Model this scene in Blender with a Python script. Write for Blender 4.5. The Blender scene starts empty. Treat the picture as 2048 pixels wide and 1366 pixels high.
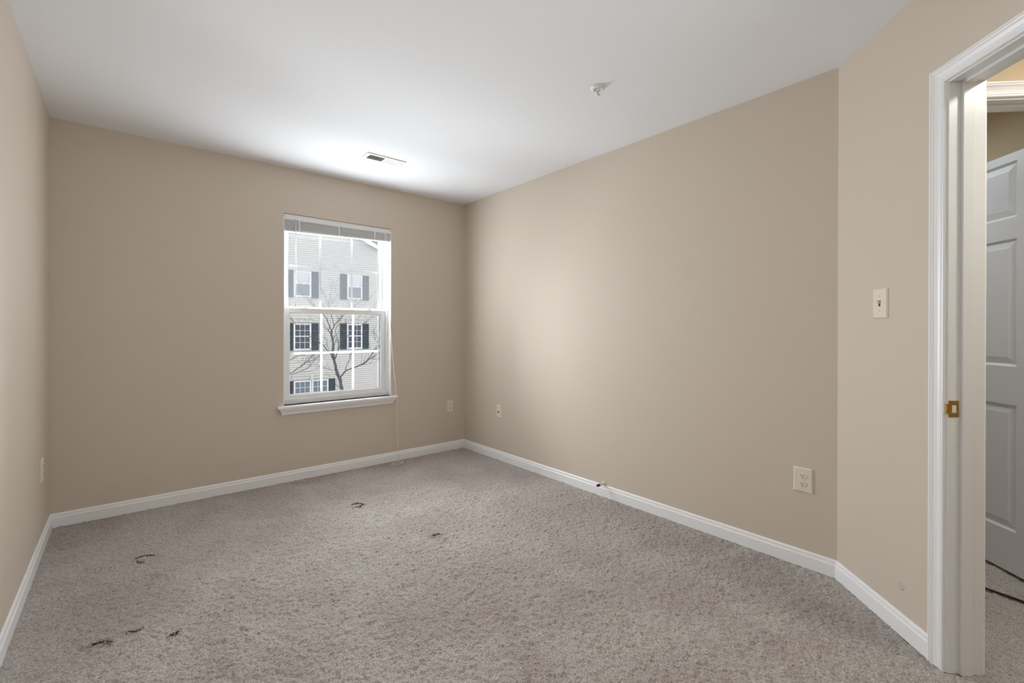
import bpy, bmesh, math, random
import numpy as np
from mathutils import Vector, Matrix

C = bpy.context.scene.collection
SC = bpy.context.scene
PI = math.pi

# ------------------------------------------------------------------ room numbers (metres)
H = 2.44                      # ceiling height
XL, XR, YB = -0.347, 2.603, 3.845   # left wall, right wall, window wall
YC = 0.675                    # right wall meets the angled door wall here
YR = -1.0                     # wall behind the camera
ANG = math.radians(225)       # angled wall: local x runs along it, local y goes out to the hall
SQ = math.sqrt(0.5)


def st(s, t, z=0.0):
    return Vector((XR - SQ * s + SQ * t, YC - SQ * s - SQ * t, z))


# ------------------------------------------------------------------ camera
cam_data = bpy.data.cameras.new('camera')
cam_data.sensor_width = 36.0
cam_data.lens = 917.15 / 2048 * 36.0
cam_data.shift_y = -21.9 / 2048
cam_data.clip_start = 0.02
cam_data.clip_end = 300
cam = bpy.data.objects.new('camera', cam_data)
C.objects.link(cam)
yaw, pit, rol = math.radians(40.0726), math.radians(-0.0803), math.radians(0.123)
F = Vector((math.sin(yaw) * math.cos(pit), math.cos(yaw) * math.cos(pit), math.sin(pit)))
Rt = Vector((math.cos(yaw), -math.sin(yaw), 0))
U = Rt.cross(F)
R2 = math.cos(rol) * Rt + math.sin(rol) * U
U2 = -math.sin(rol) * Rt + math.cos(rol) * U
M = Matrix((R2, U2, -F)).transposed().to_4x4()
M.translation = Vector((0, 0, 1.1829))
cam.matrix_world = M
SC.camera = cam

# ------------------------------------------------------------------ view, world, lights
SC.view_settings.view_transform = 'Standard'
SC.view_settings.look = 'None'
SC.view_settings.exposure = 0.0
SC.view_settings.gamma = 1.0
SC.view_settings.use_curve_mapping = False
SC.cycles.max_bounces = 14
SC.cycles.diffuse_bounces = 8
SC.cycles.transparent_max_bounces = 16
SC.cycles.use_denoising = True
SC.cycles.sample_clamp_indirect = 8.0

SKY_DIM, SKY_GLOW = 1.4, 2.0
WINDOW_W, ROOM_FILL_W, HALL_LAMP_W, SECOND_FILL_W = 51.0, 21.0, 12.0, 8.5

world = bpy.data.worlds.new('overcast_sky')
SC.world = world
world.use_nodes = True
wn, wl = world.node_tree.nodes, world.node_tree.links
bg = wn['Background']
tc = wn.new('ShaderNodeTexCoord')
dp = wn.new('ShaderNodeVectorMath'); dp.operation = 'DOT_PRODUCT'
dp.inputs[1].default_value = Vector((0.06, 0.83, 0.55)).normalized()   # hazy sun behind the houses opposite
mr = wn.new('ShaderNodeMapRange'); mr.interpolation_type = 'SMOOTHSTEP'
mr.inputs['From Min'].default_value = 0.2
mr.inputs['From Max'].default_value = 1.0
mr.inputs['To Min'].default_value = SKY_DIM
mr.inputs['To Max'].default_value = SKY_GLOW
wl.new(tc.outputs['Generated'], dp.inputs[0])
wl.new(dp.outputs['Value'], mr.inputs['Value'])
wl.new(mr.outputs['Result'], bg.inputs['Strength'])
bg.inputs['Color'].default_value = (0.93, 0.97, 1.0, 1)


def add_light(name, kind, loc, power, color, size=0.2, rot=(0, 0, 0), portal=False, size_y=None, spread=None):
    d = bpy.data.lights.new(name, kind)
    d.energy = power
    d.color = color
    if kind == 'AREA':
        d.shape = 'RECTANGLE' if size_y else 'DISK'
        d.size = size
        if size_y:
            d.size_y = size_y
        if spread:
            d.spread = spread
    elif kind == 'POINT':
        d.shadow_soft_size = size
    o = bpy.data.objects.new(name, d)
    C.objects.link(o)
    o.location = loc
    o.rotation_euler = rot
    if portal:
        d.cycles.is_portal = True
    return o


# daylight that comes in through the window opening
add_light('window_daylight', 'AREA', (1.374, YB + 0.100, 1.31), WINDOW_W, (0.94, 0.98, 1.0), 0.68, (-PI / 2, 0, 0), False, 1.25)

# ------------------------------------------------------------------ materials
MAT = {}


def node_mat(name):
    m = bpy.data.materials.new(name)
    m.use_nodes = True
    MAT[name] = m
    return m, m.node_tree.nodes, m.node_tree.links, m.node_tree.nodes['Principled BSDF']


def srgb(r, g, b):
    def f(c):
        c /= 255.0
        return c / 12.92 if c <= 0.04045 else ((c + 0.055) / 1.055) ** 2.4
    return (f(r), f(g), f(b), 1)


def plain(name, col, rough=0.5, metal=0.0, bump=0.0, scale=200.0, vary=0.0, spec=0.5):
    m, n, l, p = node_mat(name)
    p.inputs['Base Color'].default_value = col
    p.inputs['Roughness'].default_value = rough
    p.inputs['Metallic'].default_value = metal
    p.inputs['Specular IOR Level'].default_value = spec
    if bump or vary:
        t = n.new('ShaderNodeTexCoord')
        no = n.new('ShaderNodeTexNoise')
        no.inputs['Scale'].default_value = scale
        no.inputs['Detail'].default_value = 3
        l.new(t.outputs['Object'], no.inputs['Vector'])
        if bump:
            b = n.new('ShaderNodeBump')
            b.inputs['Strength'].default_value = bump
            b.inputs['Distance'].default_value = 0.002
            l.new(no.outputs['Fac'], b.inputs['Height'])
            l.new(b.outputs['Normal'], p.inputs['Normal'])
        if vary:
            mx = n.new('ShaderNodeMix'); mx.data_type = 'RGBA'
            mx.inputs[6].default_value = [c * (1 - vary) for c in col[:3]] + [1]
            mx.inputs[7].default_value = [min(1, c * (1 + vary)) for c in col[:3]] + [1]
            l.new(no.outputs['Fac'], mx.inputs[0])
            l.new(mx.outputs[2], p.inputs['Base Color'])
    return m


WALLCOL = (0.640, 0.571, 0.488, 1)
plain('beige_wall_paint', WALLCOL, 0.55, bump=0.08, scale=320, spec=0.3)
plain('hall_wall_paint', (0.60, 0.49, 0.33, 1), 0.55, bump=0.08, scale=320, spec=0.3)
plain('flat_white_ceiling', (0.875, 0.91, 0.965, 1), 0.9, bump=0.05, scale=250, spec=0.1)
plain('white_trim_paint', (0.89, 0.905, 0.93, 1), 0.32, bump=0.03, scale=60)
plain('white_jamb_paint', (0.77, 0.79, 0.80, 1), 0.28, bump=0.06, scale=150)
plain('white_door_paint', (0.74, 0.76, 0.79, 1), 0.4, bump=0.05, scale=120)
plain('white_vinyl', (0.86, 0.87, 0.88, 1), 0.35)
plain('blind_vinyl', (0.82, 0.83, 0.83, 1), 0.4)
plain('clear_wand', (0.85, 0.86, 0.88, 1), 0.15)
plain('cream_cord', (0.86, 0.82, 0.72, 1), 0.8)
plain('ivory_plastic', (0.78, 0.73, 0.62, 1), 0.3)
plain('dark_slot', (0.03, 0.025, 0.02, 1), 0.6)
plain('vent_enamel', (0.84, 0.85, 0.86, 1), 0.4)
plain('duct_dark', (0.02, 0.02, 0.02, 1), 0.8)
plain('sprinkler_white', (0.78, 0.79, 0.80, 1), 0.35)
plain('chrome', (0.72, 0.72, 0.72, 1), 0.22, 1.0)
plain('brass', (0.52, 0.36, 0.11, 1), 0.3, 1.0, vary=0.25, scale=90)
plain('dull_steel', (0.30, 0.29, 0.27, 1), 0.35, 1.0)
plain('black_rubber', (0.02, 0.02, 0.022, 1), 0.5)
plain('off_white_rubber', (0.72, 0.66, 0.56, 1), 0.5)
plain('black_cable', (0.015, 0.012, 0.012, 1), 0.45)
plain('dark_backing', (0.022, 0.016, 0.014, 1), 0.95)
plain('house_siding', (0.69, 0.675, 0.645, 1), 0.6, vary=0.03, scale=3)
plain('house_siding_shaded', (0.36, 0.41, 0.47, 1), 0.6)
plain('house_trim', (0.83, 0.84, 0.86, 1), 0.5)
plain('house_stone_trim', (0.66, 0.65, 0.62, 1), 0.8)
plain('teal_shutter', (0.040, 0.062, 0.082, 1), 0.55)
plain('roof_shingle', (0.10, 0.10, 0.11, 1), 0.9, bump=0.4, scale=40, vary=0.3)
plain('house_blind', (0.66, 0.68, 0.72, 1), 0.6)
plain('house_glass_mid', (0.17, 0.22, 0.27, 1), 0.25)
plain('house_glass_dark', (0.055, 0.07, 0.095, 1), 0.2)
plain('bark', (0.105, 0.108, 0.128, 1), 0.9, bump=0.6, scale=50, vary=0.35)
plain('winter_ground', (0.45, 0.45, 0.44, 1), 0.9, vary=0.1, scale=2)
plain('concrete', (0.5, 0.5, 0.5, 1), 0.9)
plain('frosted_glass', (0.85, 0.85, 0.83, 1), 0.4)


def pane_mat(name, haze):
    m, n, l, p = node_mat(name)
    n.remove(p)
    out = n['Material Output']
    tr = n.new('ShaderNodeBsdfTransparent')
    gl = n.new('ShaderNodeBsdfGlossy'); gl.inputs['Roughness'].default_value = 0.02
    fr = n.new('ShaderNodeFresnel'); fr.inputs['IOR'].default_value = 1.35
    mx = n.new('ShaderNodeMixShader')
    l.new(fr.outputs[0], mx.inputs[0]); l.new(tr.outputs[0], mx.inputs[1]); l.new(gl.outputs[0], mx.inputs[2])
    last = mx
    if haze:
        tl = n.new('ShaderNodeBsdfTranslucent'); tl.inputs['Color'].default_value = (0.95, 0.97, 1, 1)
        m2 = n.new('ShaderNodeMixShader'); m2.inputs[0].default_value = haze
        l.new(mx.outputs[0], m2.inputs[1]); l.new(tl.outputs[0], m2.inputs[2])
        last = m2
    l.new(last.outputs[0], out.inputs[0])
    return m


pane_mat('window_glass', 0.0)
pane_mat('veiling_glare_glass', 0.16)  # upper sash: veiling glare imitated by a translucent share in the glass


def grille_mat(name):
    m, n, l, p = node_mat(name)
    p.inputs['Base Color'].default_value = (0.88, 0.89, 0.90, 1)
    p.inputs['Roughness'].default_value = 0.35
    tl = n.new('ShaderNodeBsdfTranslucent'); tl.inputs['Color'].default_value = (0.95, 0.97, 1, 1)
    mx = n.new('ShaderNodeMixShader'); mx.inputs[0].default_value = 0.45
    l.new(p.outputs[0], mx.inputs[1]); l.new(tl.outputs[0], mx.inputs[2])
    l.new(mx.outputs[0], n['Material Output'].inputs[0])


grille_mat('thin_vinyl_grille')


def lamp_mat(name, col, strength):
    m, n, l, p = node_mat(name)
    p.inputs['Base Color'].default_value = (0.9, 0.9, 0.88, 1)
    p.inputs['Emission Color'].default_value = col
    p.inputs['Emission Strength'].default_value = strength
    return m


lamp_mat('lit_dome', (1, 0.95, 0.88, 1), 1.5)


def carpet():
    m, n, l, p = node_mat('taupe_carpet')
    p.inputs['Roughness'].default_value = 1.0
    p.inputs['Specular IOR Level'].default_value = 0.05
    p.inputs['Sheen Weight'].default_value = 0.45
    p.inputs['Sheen Roughness'].default_value = 0.6
    t = n.new('ShaderNodeTexCoord')
    # tufts
    mp = n.new('ShaderNodeMapping'); mp.inputs['Scale'].default_value = (1.0, 1.0, 1.0)
    l.new(t.outputs['Object'], mp.inputs['Vector'])
    warp = n.new('ShaderNodeTexNoise'); warp.inputs['Scale'].default_value = 60; warp.inputs['Detail'].default_value = 2
    l.new(mp.outputs[0], warp.inputs['Vector'])
    ad = n.new('ShaderNodeVectorMath'); ad.operation = 'MULTIPLY_ADD'
    ad.inputs[1].default_value = (0.012, 0.012, 0.0)
    l.new(warp.outputs['Color'], ad.inputs[0]); l.new(mp.outputs[0], ad.inputs[2])
    vo = n.new('ShaderNodeTexVoronoi'); vo.feature = 'F1'; vo.inputs['Scale'].default_value = 150
    l.new(ad.outputs[0], vo.inputs['Vector'])
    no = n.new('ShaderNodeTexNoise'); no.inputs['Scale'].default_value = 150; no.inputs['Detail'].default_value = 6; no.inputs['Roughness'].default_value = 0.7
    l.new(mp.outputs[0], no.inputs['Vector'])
    # yarn tone: dark flecks paint shade between tufts, patches paint brushed-pile sheen
    big = n.new('ShaderNodeTexNoise'); big.inputs['Scale'].default_value = 2.2; big.inputs['Detail'].default_value = 5; big.inputs['Roughness'].default_value = 0.65; big.inputs['Distortion'].default_value = 0.6
    l.new(mp.outputs[0], big.inputs['Vector'])
    br = n.new('ShaderNodeValToRGB')
    br.color_ramp.elements[0].position = 0.40; br.color_ramp.elements[0].color = (0.420, 0.366, 0.345, 1)
    br.color_ramp.elements[1].position = 0.60; br.color_ramp.elements[1].color = (0.505, 0.470, 0.438, 1)
    l.new(big.outputs['Fac'], br.inputs['Fac'])
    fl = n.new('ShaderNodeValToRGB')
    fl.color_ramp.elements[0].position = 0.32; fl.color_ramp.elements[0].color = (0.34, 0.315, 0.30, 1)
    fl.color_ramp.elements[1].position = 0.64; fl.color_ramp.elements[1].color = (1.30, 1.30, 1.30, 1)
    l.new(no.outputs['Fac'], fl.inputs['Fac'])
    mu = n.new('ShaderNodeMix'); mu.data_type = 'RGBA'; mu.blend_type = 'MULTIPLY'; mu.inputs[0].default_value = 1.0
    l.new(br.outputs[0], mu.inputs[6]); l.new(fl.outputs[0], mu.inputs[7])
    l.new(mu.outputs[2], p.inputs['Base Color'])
    hm = n.new('ShaderNodeMath'); hm.operation = 'MULTIPLY_ADD'; hm.inputs[1].default_value = -1.0
    l.new(vo.outputs['Distance'], hm.inputs[0]); l.new(no.outputs['Fac'], hm.inputs[2])
    b = n.new('ShaderNodeBump'); b.inputs['Strength'].default_value = 0.8; b.inputs['Distance'].default_value = 0.005
    l.new(hm.outputs[0], b.inputs['Height']); l.new(b.outputs['Normal'], p.inputs['Normal'])
    return m


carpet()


# ------------------------------------------------------------------ mesh helpers
class MB:
    """collects shapes and links them as one mesh object"""
    def __init__(self):
        self.v, self.f, self.sm = [], [], []

    def poly(self, pts, faces, smooth=False):
        b = len(self.v)
        self.v += [tuple(p) for p in pts]
        for f in faces:
            self.f.append([b + i for i in f]); self.sm.append(smooth)
        return self

    def box(self, x0, x1, y0, y1, z0, z1, M=None):
        x0, x1 = min(x0, x1), max(x0, x1); y0, y1 = min(y0, y1), max(y0, y1); z0, z1 = min(z0, z1), max(z0, z1)
        p = [Vector(q) for q in ((x0, y0, z0), (x1, y0, z0), (x1, y1, z0), (x0, y1, z0), (x0, y0, z1), (x1, y0, z1), (x1, y1, z1), (x0, y1, z1))]
        if M is not None:
            p = [M @ q for q in p]
        return self.poly(p, [(0, 3, 2, 1), (4, 5, 6, 7), (0, 1, 5, 4), (1, 2, 6, 5), (2, 3, 7, 6), (3, 0, 4, 7)])

    def prism(self, outline, axis, a0, a1):
        """outline: 2-D points; axis 'x','y','z' extruded from a0 to a1"""
        def P(u, v, w):
            return {'x': (w, u, v), 'y': (u, w, v), 'z': (u, v, w)}[axis]
        k = len(outline)
        pts = [P(u, v, a0) for u, v in outline] + [P(u, v, a1) for u, v in outline]
        fs = [tuple(range(k)), tuple(range(2 * k - 1, k - 1, -1))]
        fs += [(i, (i + 1) % k, k + (i + 1) % k, k + i) for i in range(k)]
        return self.poly(pts, fs)

    def lathe(self, prof, seg=32, M=None, smooth=True):
        """prof: (radius, z) from one end to the other, round z"""
        pts, fs = [], []
        for r, z in prof:
            for i in range(seg):
                a = 2 * PI * i / seg
                q = Vector((r * math.cos(a), r * math.sin(a), z))
                pts.append(M @ q if M is not None else q)
        for j in range(len(prof) - 1):
            for i in range(seg):
                k = (i + 1) % seg
                fs.append((j * seg + i, j * seg + k, (j + 1) * seg + k, (j + 1) * seg + i))
        self.poly(pts, fs, smooth)
        n = len(prof)
        self.poly([pts[i] for i in range(seg)], [tuple(range(seg - 1, -1, -1))])
        self.poly([pts[(n - 1) * seg + i] for i in range(seg)], [tuple(range(seg))])
        return self

    def tube(self, path, rad, seg=8):
        path = [Vector(p) for p in path]
        n = len(path)
        rs = rad if isinstance(rad, (list, tuple)) else [rad] * n
        pts, fs = [], []
        up = None
        for i in range(n):
            d = (path[min(i + 1, n - 1)] - path[max(i - 1, 0)]).normalized()
            if up is None:
                up = Vector((0, 0, 1)) if abs(d.z) < 0.9 else Vector((1, 0, 0))
            a = d.cross(up).normalized()
            b = a.cross(d).normalized()
            up = b
            for k in range(seg):
                t = 2 * PI * k / seg
                pts.append(path[i] + rs[i] * (math.cos(t) * a + math.sin(t) * b))
        for i in range(n - 1):
            for k in range(seg):
                m = (k + 1) % seg
                fs.append((i * seg + k, (i + 1) * seg + k, (i + 1) * seg + m, i * seg + m))
        fs.append(tuple(range(seg)))
        fs.append(tuple(range(n * seg - 1, (n - 1) * seg - 1, -1)))
        return self.poly(pts, fs, True)

    def profile_run(self, prof, A, B, nrm, k0=0.0, k1=0.0):
        """prof: (offset from wall, height) swept A->B; ends mitred by k * offset"""
        A, B, nrm = Vector(A), Vector(B), Vector(nrm)
        d = (B - A).normalized()
        pts = []
        for P, s, k in ((A, 1, k0), (B, -1, k1)):
            for o, z in prof:
                q = P + nrm * o + d * (s * k * o)
                pts.append((q.x, q.y, z))
        m = len(prof)
        fs = [(i, (i + 1) % m, m + (i + 1) % m, m + i) for i in range(m)]
        fs += [tuple(range(m - 1, -1, -1)), tuple(range(m, 2 * m))]
        return self.poly(pts, fs)

    def build(self, name, mat, parent=None, loc=(0, 0, 0), rotz=0.0, bevel=0.0, bseg=2):
        me = bpy.data.meshes.new(name)
        me.from_pydata(self.v, [], self.f)
        me.polygons.foreach_set('use_smooth', self.sm)
        bm = bmesh.new(); bm.from_mesh(me)
        bmesh.ops.recalc_face_normals(bm, faces=bm.faces)
        bm.to_mesh(me); bm.free()
        me.materials.append(MAT[mat])
        o = bpy.data.objects.new(name, me)
        C.objects.link(o)
        if parent is not None:
            o.parent = parent
        o.location = loc
        o.rotation_euler = (0, 0, rotz)
        if bevel:
            b = o.modifiers.new('edge_softening', 'BEVEL')
            b.width = bevel; b.segments = bseg; b.limit_method = 'ANGLE'; b.angle_limit = math.radians(40)
        return o


def tag(o, label, cat, group=None, kind=None):
    o['label'] = label
    o['category'] = cat
    if group:
        o['group'] = group
    if kind:
        o['kind'] = kind
    return o


def thing(name, label, cat, loc=(0, 0, 0), rotz=0.0, group=None, kind=None):
    o = bpy.data.objects.new(name, None)
    o.empty_display_size = 0.1
    C.objects.link(o)
    o.location = loc
    o.rotation_euler = (0, 0, rotz)
    return tag(o, label, cat, group, kind)


def struct(o, label, cat):
    return tag(o, label, cat, None, 'structure')


# ------------------------------------------------------------------ floor, ceiling, walls
mb = MB().box(-0.6, 5.2, -2.6, YB + 0.10, -0.06, -0.006)
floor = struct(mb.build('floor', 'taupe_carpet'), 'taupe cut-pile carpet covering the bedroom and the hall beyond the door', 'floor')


def carpet_pile():
    """cut pile as a finely bumped surface over the part of the floor in view"""
    step = 0.0048
    rng = np.random.default_rng(7)
    x0, x1, y0, y1 = XL - 0.02, 3.55, -0.35, YB + 0.02
    nx, ny = int((x1 - x0) / step), int((y1 - y0) / step)

    def blur(a, n):
        for _ in range(n):
            a = (np.roll(a, 1, 0) + 2 * a + np.roll(a, -1, 0)) / 4
            a = (np.roll(a, 1, 1) + 2 * a + np.roll(a, -1, 1)) / 4
        return a / a.std()
    h = 0.0019 * blur(rng.standard_normal((ny, nx)), 1) + 0.0013 * blur(rng.standard_normal((ny, nx)), 5) + 0.0007 * blur(rng.standard_normal((ny, nx)), 40)
    h = np.clip(h, -0.0055, 0.0050)
    gx, gy = np.meshgrid(x0 + step * np.arange(nx), y0 + step * np.arange(ny))
    jx = rng.uniform(-0.3, 0.3, (ny, nx)) * step
    jy = rng.uniform(-0.3, 0.3, (ny, nx)) * step
    co = np.stack([gx + jx, gy + jy, h], -1).astype(np.float32).reshape(-1, 3)
    # keep the bedroom and the strip past the doorway
    cx, cy = gx[:-1, :-1], gy[:-1, :-1]
    keep = (cx < XR + 0.03) | (cy < 1.0)
    ii = (np.arange(ny - 1)[:, None] * nx + np.arange(nx - 1)[None, :])[keep]
    q = np.stack([ii, ii + 1, ii + nx + 1, ii + nx], -1).astype(np.int32)
    used = np.zeros(nx * ny, bool); used[q.reshape(-1)] = True
    remap = np.cumsum(used) - 1
    q = remap[q].astype(np.int32); co = co[used]
    me = bpy.data.meshes.new('carpet_pile')
    me.vertices.add(len(co)); me.vertices.foreach_set('co', co.reshape(-1))
    me.loops.add(q.size); me.loops.foreach_set('vertex_index', q.reshape(-1))
    me.polygons.add(len(q)); me.polygons.foreach_set('loop_start', np.arange(0, q.size, 4, dtype=np.int32))
    me.polygons.foreach_set('use_smooth', np.ones(len(q), bool))
    me.update(calc_edges=True)
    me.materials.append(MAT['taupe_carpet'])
    o_ = bpy.data.objects.new('carpet_pile', me)
    C.objects.link(o_)
    o_.parent = floor
    o_['kind'] = 'stuff'
    return o_


carpet_pile()
mb = MB().box(-0.6, 5.2, -2.6, YB + 0.14, H, H + 0.12)
ceiling = struct(mb.build('ceiling', 'flat_white_ceiling'), 'flat white painted ceiling with a vent near the window', 'ceiling')

WX0, WX1, WZ0, WZ1 = 0.930, 1.818, 0.592, 2.084      # window opening
mb = MB()
mb.box(XL - 0.12, WX0, YB, YB + 0.14, 0, H).box(WX1, XR + 0.12, YB, YB + 0.14, 0, H)
mb.box(WX0, WX1, YB, YB + 0.14, 0, WZ0).box(WX0, WX1, YB, YB + 0.14, WZ1, H)
struct(mb.build('wall_back', 'beige_wall_paint'), 'beige painted wall holding the only window', 'wall')
struct(MB().box(XL - 0.12, XL, YR - 0.1, YB, 0, H).build('wall_left', 'beige_wall_paint'), 'beige painted wall along the left edge of the room', 'wall')
struct(MB().box(XR, XR + 0.12, YC - 0.1, YB, 0, H).build('wall_right', 'beige_wall_paint'), 'long blank beige wall between the window wall and the angled door wall', 'wall')
# angled wall with the doorway, in its own frame
S0, S1, HEAD = 0.613, 1.375, 2.040      # clear opening and head height
JT = 0.019                              # jamb board thickness
WT = 0.116                              # wall thickness
mb = MB()
mb.box(0, S0 - JT, 0, WT, 0, H).box(S0 - JT, S1 + JT, 0, WT, HEAD + JT, H).box(S1 + JT, 2.62, 0, WT, 0, H)
struct(mb.build('wall_angled', 'beige_wall_paint', loc=(XR, YC, 0), rotz=ANG), 'beige angled wall holding the light switch and the doorway', 'wall')
struct(MB().box(XL - 0.12, 1.1, YR - 0.12, YR, 0, H).build('wall_rear', 'beige_wall_paint'), 'beige wall behind the viewer, outside the picture', 'wall')

plain('touched_up_paint', (0.585, 0.525, 0.455, 1), 0.6)
MB().lathe([(0.017, 0), (0.017, 0.0005), (0.013, 0.0008)], 24, Matrix.Translation((0.402, 0, 0.187)) @ Matrix.Rotation(PI / 2, 4, 'X')).build('filled_hole', 'touched_up_paint', bpy.data.objects['wall_angled'])

# hall end wall with the second doorway (t = 0.14 .. 0.883), seen through the bedroom door
HS0, HS1 = 0.362, 0.465
D2A, D2B = 0.142, 0.886
mb = MB()
mb.box(HS0, HS1, WT, D2A - JT, 0, H).box(HS0, HS1, D2A - JT, D2B + JT, HEAD + JT, H).box(HS0, HS1, D2B + JT, 1.0, 0, H)
struct(mb.build('wall_hall_end', 'hall_wall_paint', loc=(XR, YC, 0), rotz=ANG), 'warm beige hall wall above the second doorway', 'wall')
mb = MB().box(-2.1, 2.72, 1.0, 1.1, 0, H)
struct(mb.build('wall_hall_far', 'hall_wall_paint', loc=(XR, YC, 0), rotz=ANG), 'brownish beige wall seen above the open six-panel door', 'wall')
mb = MB().box(2.62, 2.72, 0, 1.0, 0, H)
struct(mb.build('wall_hall_near', 'hall_wall_paint', loc=(XR, YC, 0), rotz=ANG), 'hall wall far past the bedroom door, outside the picture', 'wall')
mb = MB().box(-2.1, -2.0, -1.83, 1.0, 0, H)
struct(mb.build('wall_second_room', 'hall_wall_paint', loc=(XR, YC, 0), rotz=ANG), 'wall of the room past the hall, hidden behind the door frame', 'wall')

# baseboards
BB = [(0, 0), (0.013, 0), (0.013, 0.058), (0.0115, 0.0605), (0.0095, 0.0625), (0.0085, 0.067), (0.0085, 0.072), (0.0075, 0.077), (0.0055, 0.0805), (0.003, 0.083), (0, 0.083)]
o = MB().profile_run(BB, (XL, YB, 0), (XR, YB, 0), (0, -1, 0), 1, 1).build('baseboard_back', 'white_trim_paint')
struct(o, 'white baseboard under the window wall', 'baseboard')
o = MB().profile_run(BB, (XL, YR, 0), (XL, YB, 0), (1, 0, 0), 1, 1).build('baseboard_left', 'white_trim_paint')
struct(o, 'white baseboard along the left wall', 'baseboard')
o = MB().profile_run(BB, (XR, YB, 0), (XR, YC, 0), (-1, 0, 0), 1, 0.414).build('baseboard_right', 'white_trim_paint')
struct(o, 'white baseboard along the long blank wall with the door stop', 'baseboard')
o = MB().profile_run(BB, st(0, 0), st(0.549, 0), (-SQ, SQ, 0), 0.414, 0).build('baseboard_angled', 'white_trim_paint')
struct(o, 'short white baseboard running into the door casing', 'baseboard')

# ------------------------------------------------------------------ window
win = thing('window_1', 'white double-hung window with grids in the back wall', 'window', (0, YB, 0), 0, None, 'structure')
FY = 0.05                        # frame face behind the wall face
# frame: jambs, head, sill, with balance tracks on the sides
mb = MB()
FW = 0.024
mb.box(WX0, WX0 + FW, FY, 0.135, WZ0, WZ1).box(WX1 - FW, WX1, FY, 0.135, WZ0, WZ1)
mb.box(WX0 + FW, WX1 - FW, FY, 0.135, WZ1 - 0.03, WZ1).box(WX0 + FW, WX1 - FW, FY, 0.135, WZ0, 0.632)
mb.box(WX0 + FW, WX1 - FW, 0.063, 0.135, 0.632, 0.641)
for x0, x1 in ((WX0 + FW, WX0 + FW + 0.012), (WX1 - FW - 0.012, WX1 - FW)):
    mb.box(x0, x1, 0.096, 0.104, 0.641, WZ1 - 0.03)
    mb.box(x0, x1, 0.128, 0.135, 0.641, WZ1 - 0.03)
mb.build('window_frame', 'white_vinyl', win, bevel=0.0015)
# drywall returns stay with the wall; white painted liner on the right and left reveals
mb = MB().box(WX1 - 0.004, WX1, 0.0, FY, WZ0, WZ1 - 0.03).box(WX0, WX0 + 0.004, 0.0, FY, WZ0, WZ1 - 0.03)
mb.build('reveal_liner', 'white_trim_paint', win)


def sash(name, x0, x1, z0, z1, gx0, gx1, gz0, gz1, y0, y1, zm, glass):
    """outer edges, glass edges, depth range, height of the middle grid bar"""
    m = MB()
    m.box(x0, gx0, y0, y1, z0, z1).box(gx1, x1, y0, y1, z0, z1)
    m.box(gx0, gx1, y0, y1, z0, gz0).box(gx0, gx1, y0, y1, gz1, z1)
    o = m.build(name, 'white_vinyl', win, bevel=0.002)
    yc = (y0 + y1) / 2
    # sloping glazing bead round the glass
    m = MB()
    b = 0.007
    m.prism([(gx0 - 0.001, y0 + 0.004), (gx0 + b, yc - 0.004), (gx0 - 0.001, yc - 0.004)], 'z', gz0, gz1)
    m.prism([(gx1 + 0.001, y0 + 0.004), (gx1 - b, yc - 0.004), (gx1 + 0.001, yc - 0.004)], 'z', gz0, gz1)
    m.prism([(y0 + 0.004, gz0 - 0.001), (yc - 0.004, gz0 + b), (yc - 0.004, gz0 - 0.001)], 'x', gx0, gx1)
    m.prism([(y0 + 0.004, gz1 + 0.001), (yc - 0.004, gz1 - b), (yc - 0.004, gz1 + 0.001)], 'x', gx0, gx1)
    m.build('glazing_bead', 'white_vinyl', o)
    m = MB().box(gx0 - 0.002, gx1 + 0.002, yc - 0.002, yc + 0.002, gz0 - 0.002, gz1 + 0.002)
    m.build('pane', glass, o)
    m = MB()
    for xm in (1.2370, 1.5020):
        m.box(xm - 0.008, xm + 0.008, yc - 0.009, yc - 0.003, gz0, gz1)
    for xa, xb in ((gx0, 1.2290), (1.2450, 1.4940), (1.5100, gx1)):
        m.box(xa, xb, yc - 0.009, yc - 0.003, zm - 0.008, zm + 0.008)
    m.build('muntin_grid', 'thin_vinyl_grille', o, bevel=0.0015)
    return o


lower = sash('lower_sash', 0.955, 1.793, 0.642, 1.354, 0.988, 1.757, 0.662, 1.316, 0.066, 0.096, 0.991, 'window_glass')
upper = sash('upper_sash', 0.955, 1.793, 1.330, 2.056, 0.985, 1.746, 1.362, 2.030, 0.104, 0.130, 1.695, 'veiling_glare_glass')
for x in (1.105, 1.640):
    m = MB()
    m.box(x - 0.028, x + 0.028, 0.070, 0.092, 1.354, 1.360).box(x - 0.012, x + 0.012, 0.074, 0.100, 1.360, 1.370)
    m.box(x - 0.002, x + 0.030, 0.071, 0.078, 1.361, 1.368)
    m.build('sash_lock', 'white_vinyl', lower, bevel=0.002)
# stool and apron
mb = MB()
prof = [(-0.047, 0.570), (-0.050, 0.575), (-0.051, 0.581), (-0.050, 0.587), (-0.046, 0.592), (FY, 0.592), (FY, 0.570)]
mb.prism(prof, 'x', WX0, WX1)
prof2 = [q for q in prof[:5]] + [(0.0, 0.592), (0.0, 0.570)]
mb.prism(prof2, 'x', 0.883, WX0).prism(prof2, 'x', WX1, 1.862)
mb.build('stool', 'white_trim_paint', win)
mb = MB()
apr = [(0.0, 0.570), (-0.036, 0.570), (-0.036, 0.564), (-0.033, 0.556), (-0.026, 0.548), (-0.020, 0.540), (-0.018, 0.527), (-0.014, 0.522), (0.0, 0.522)]
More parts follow.
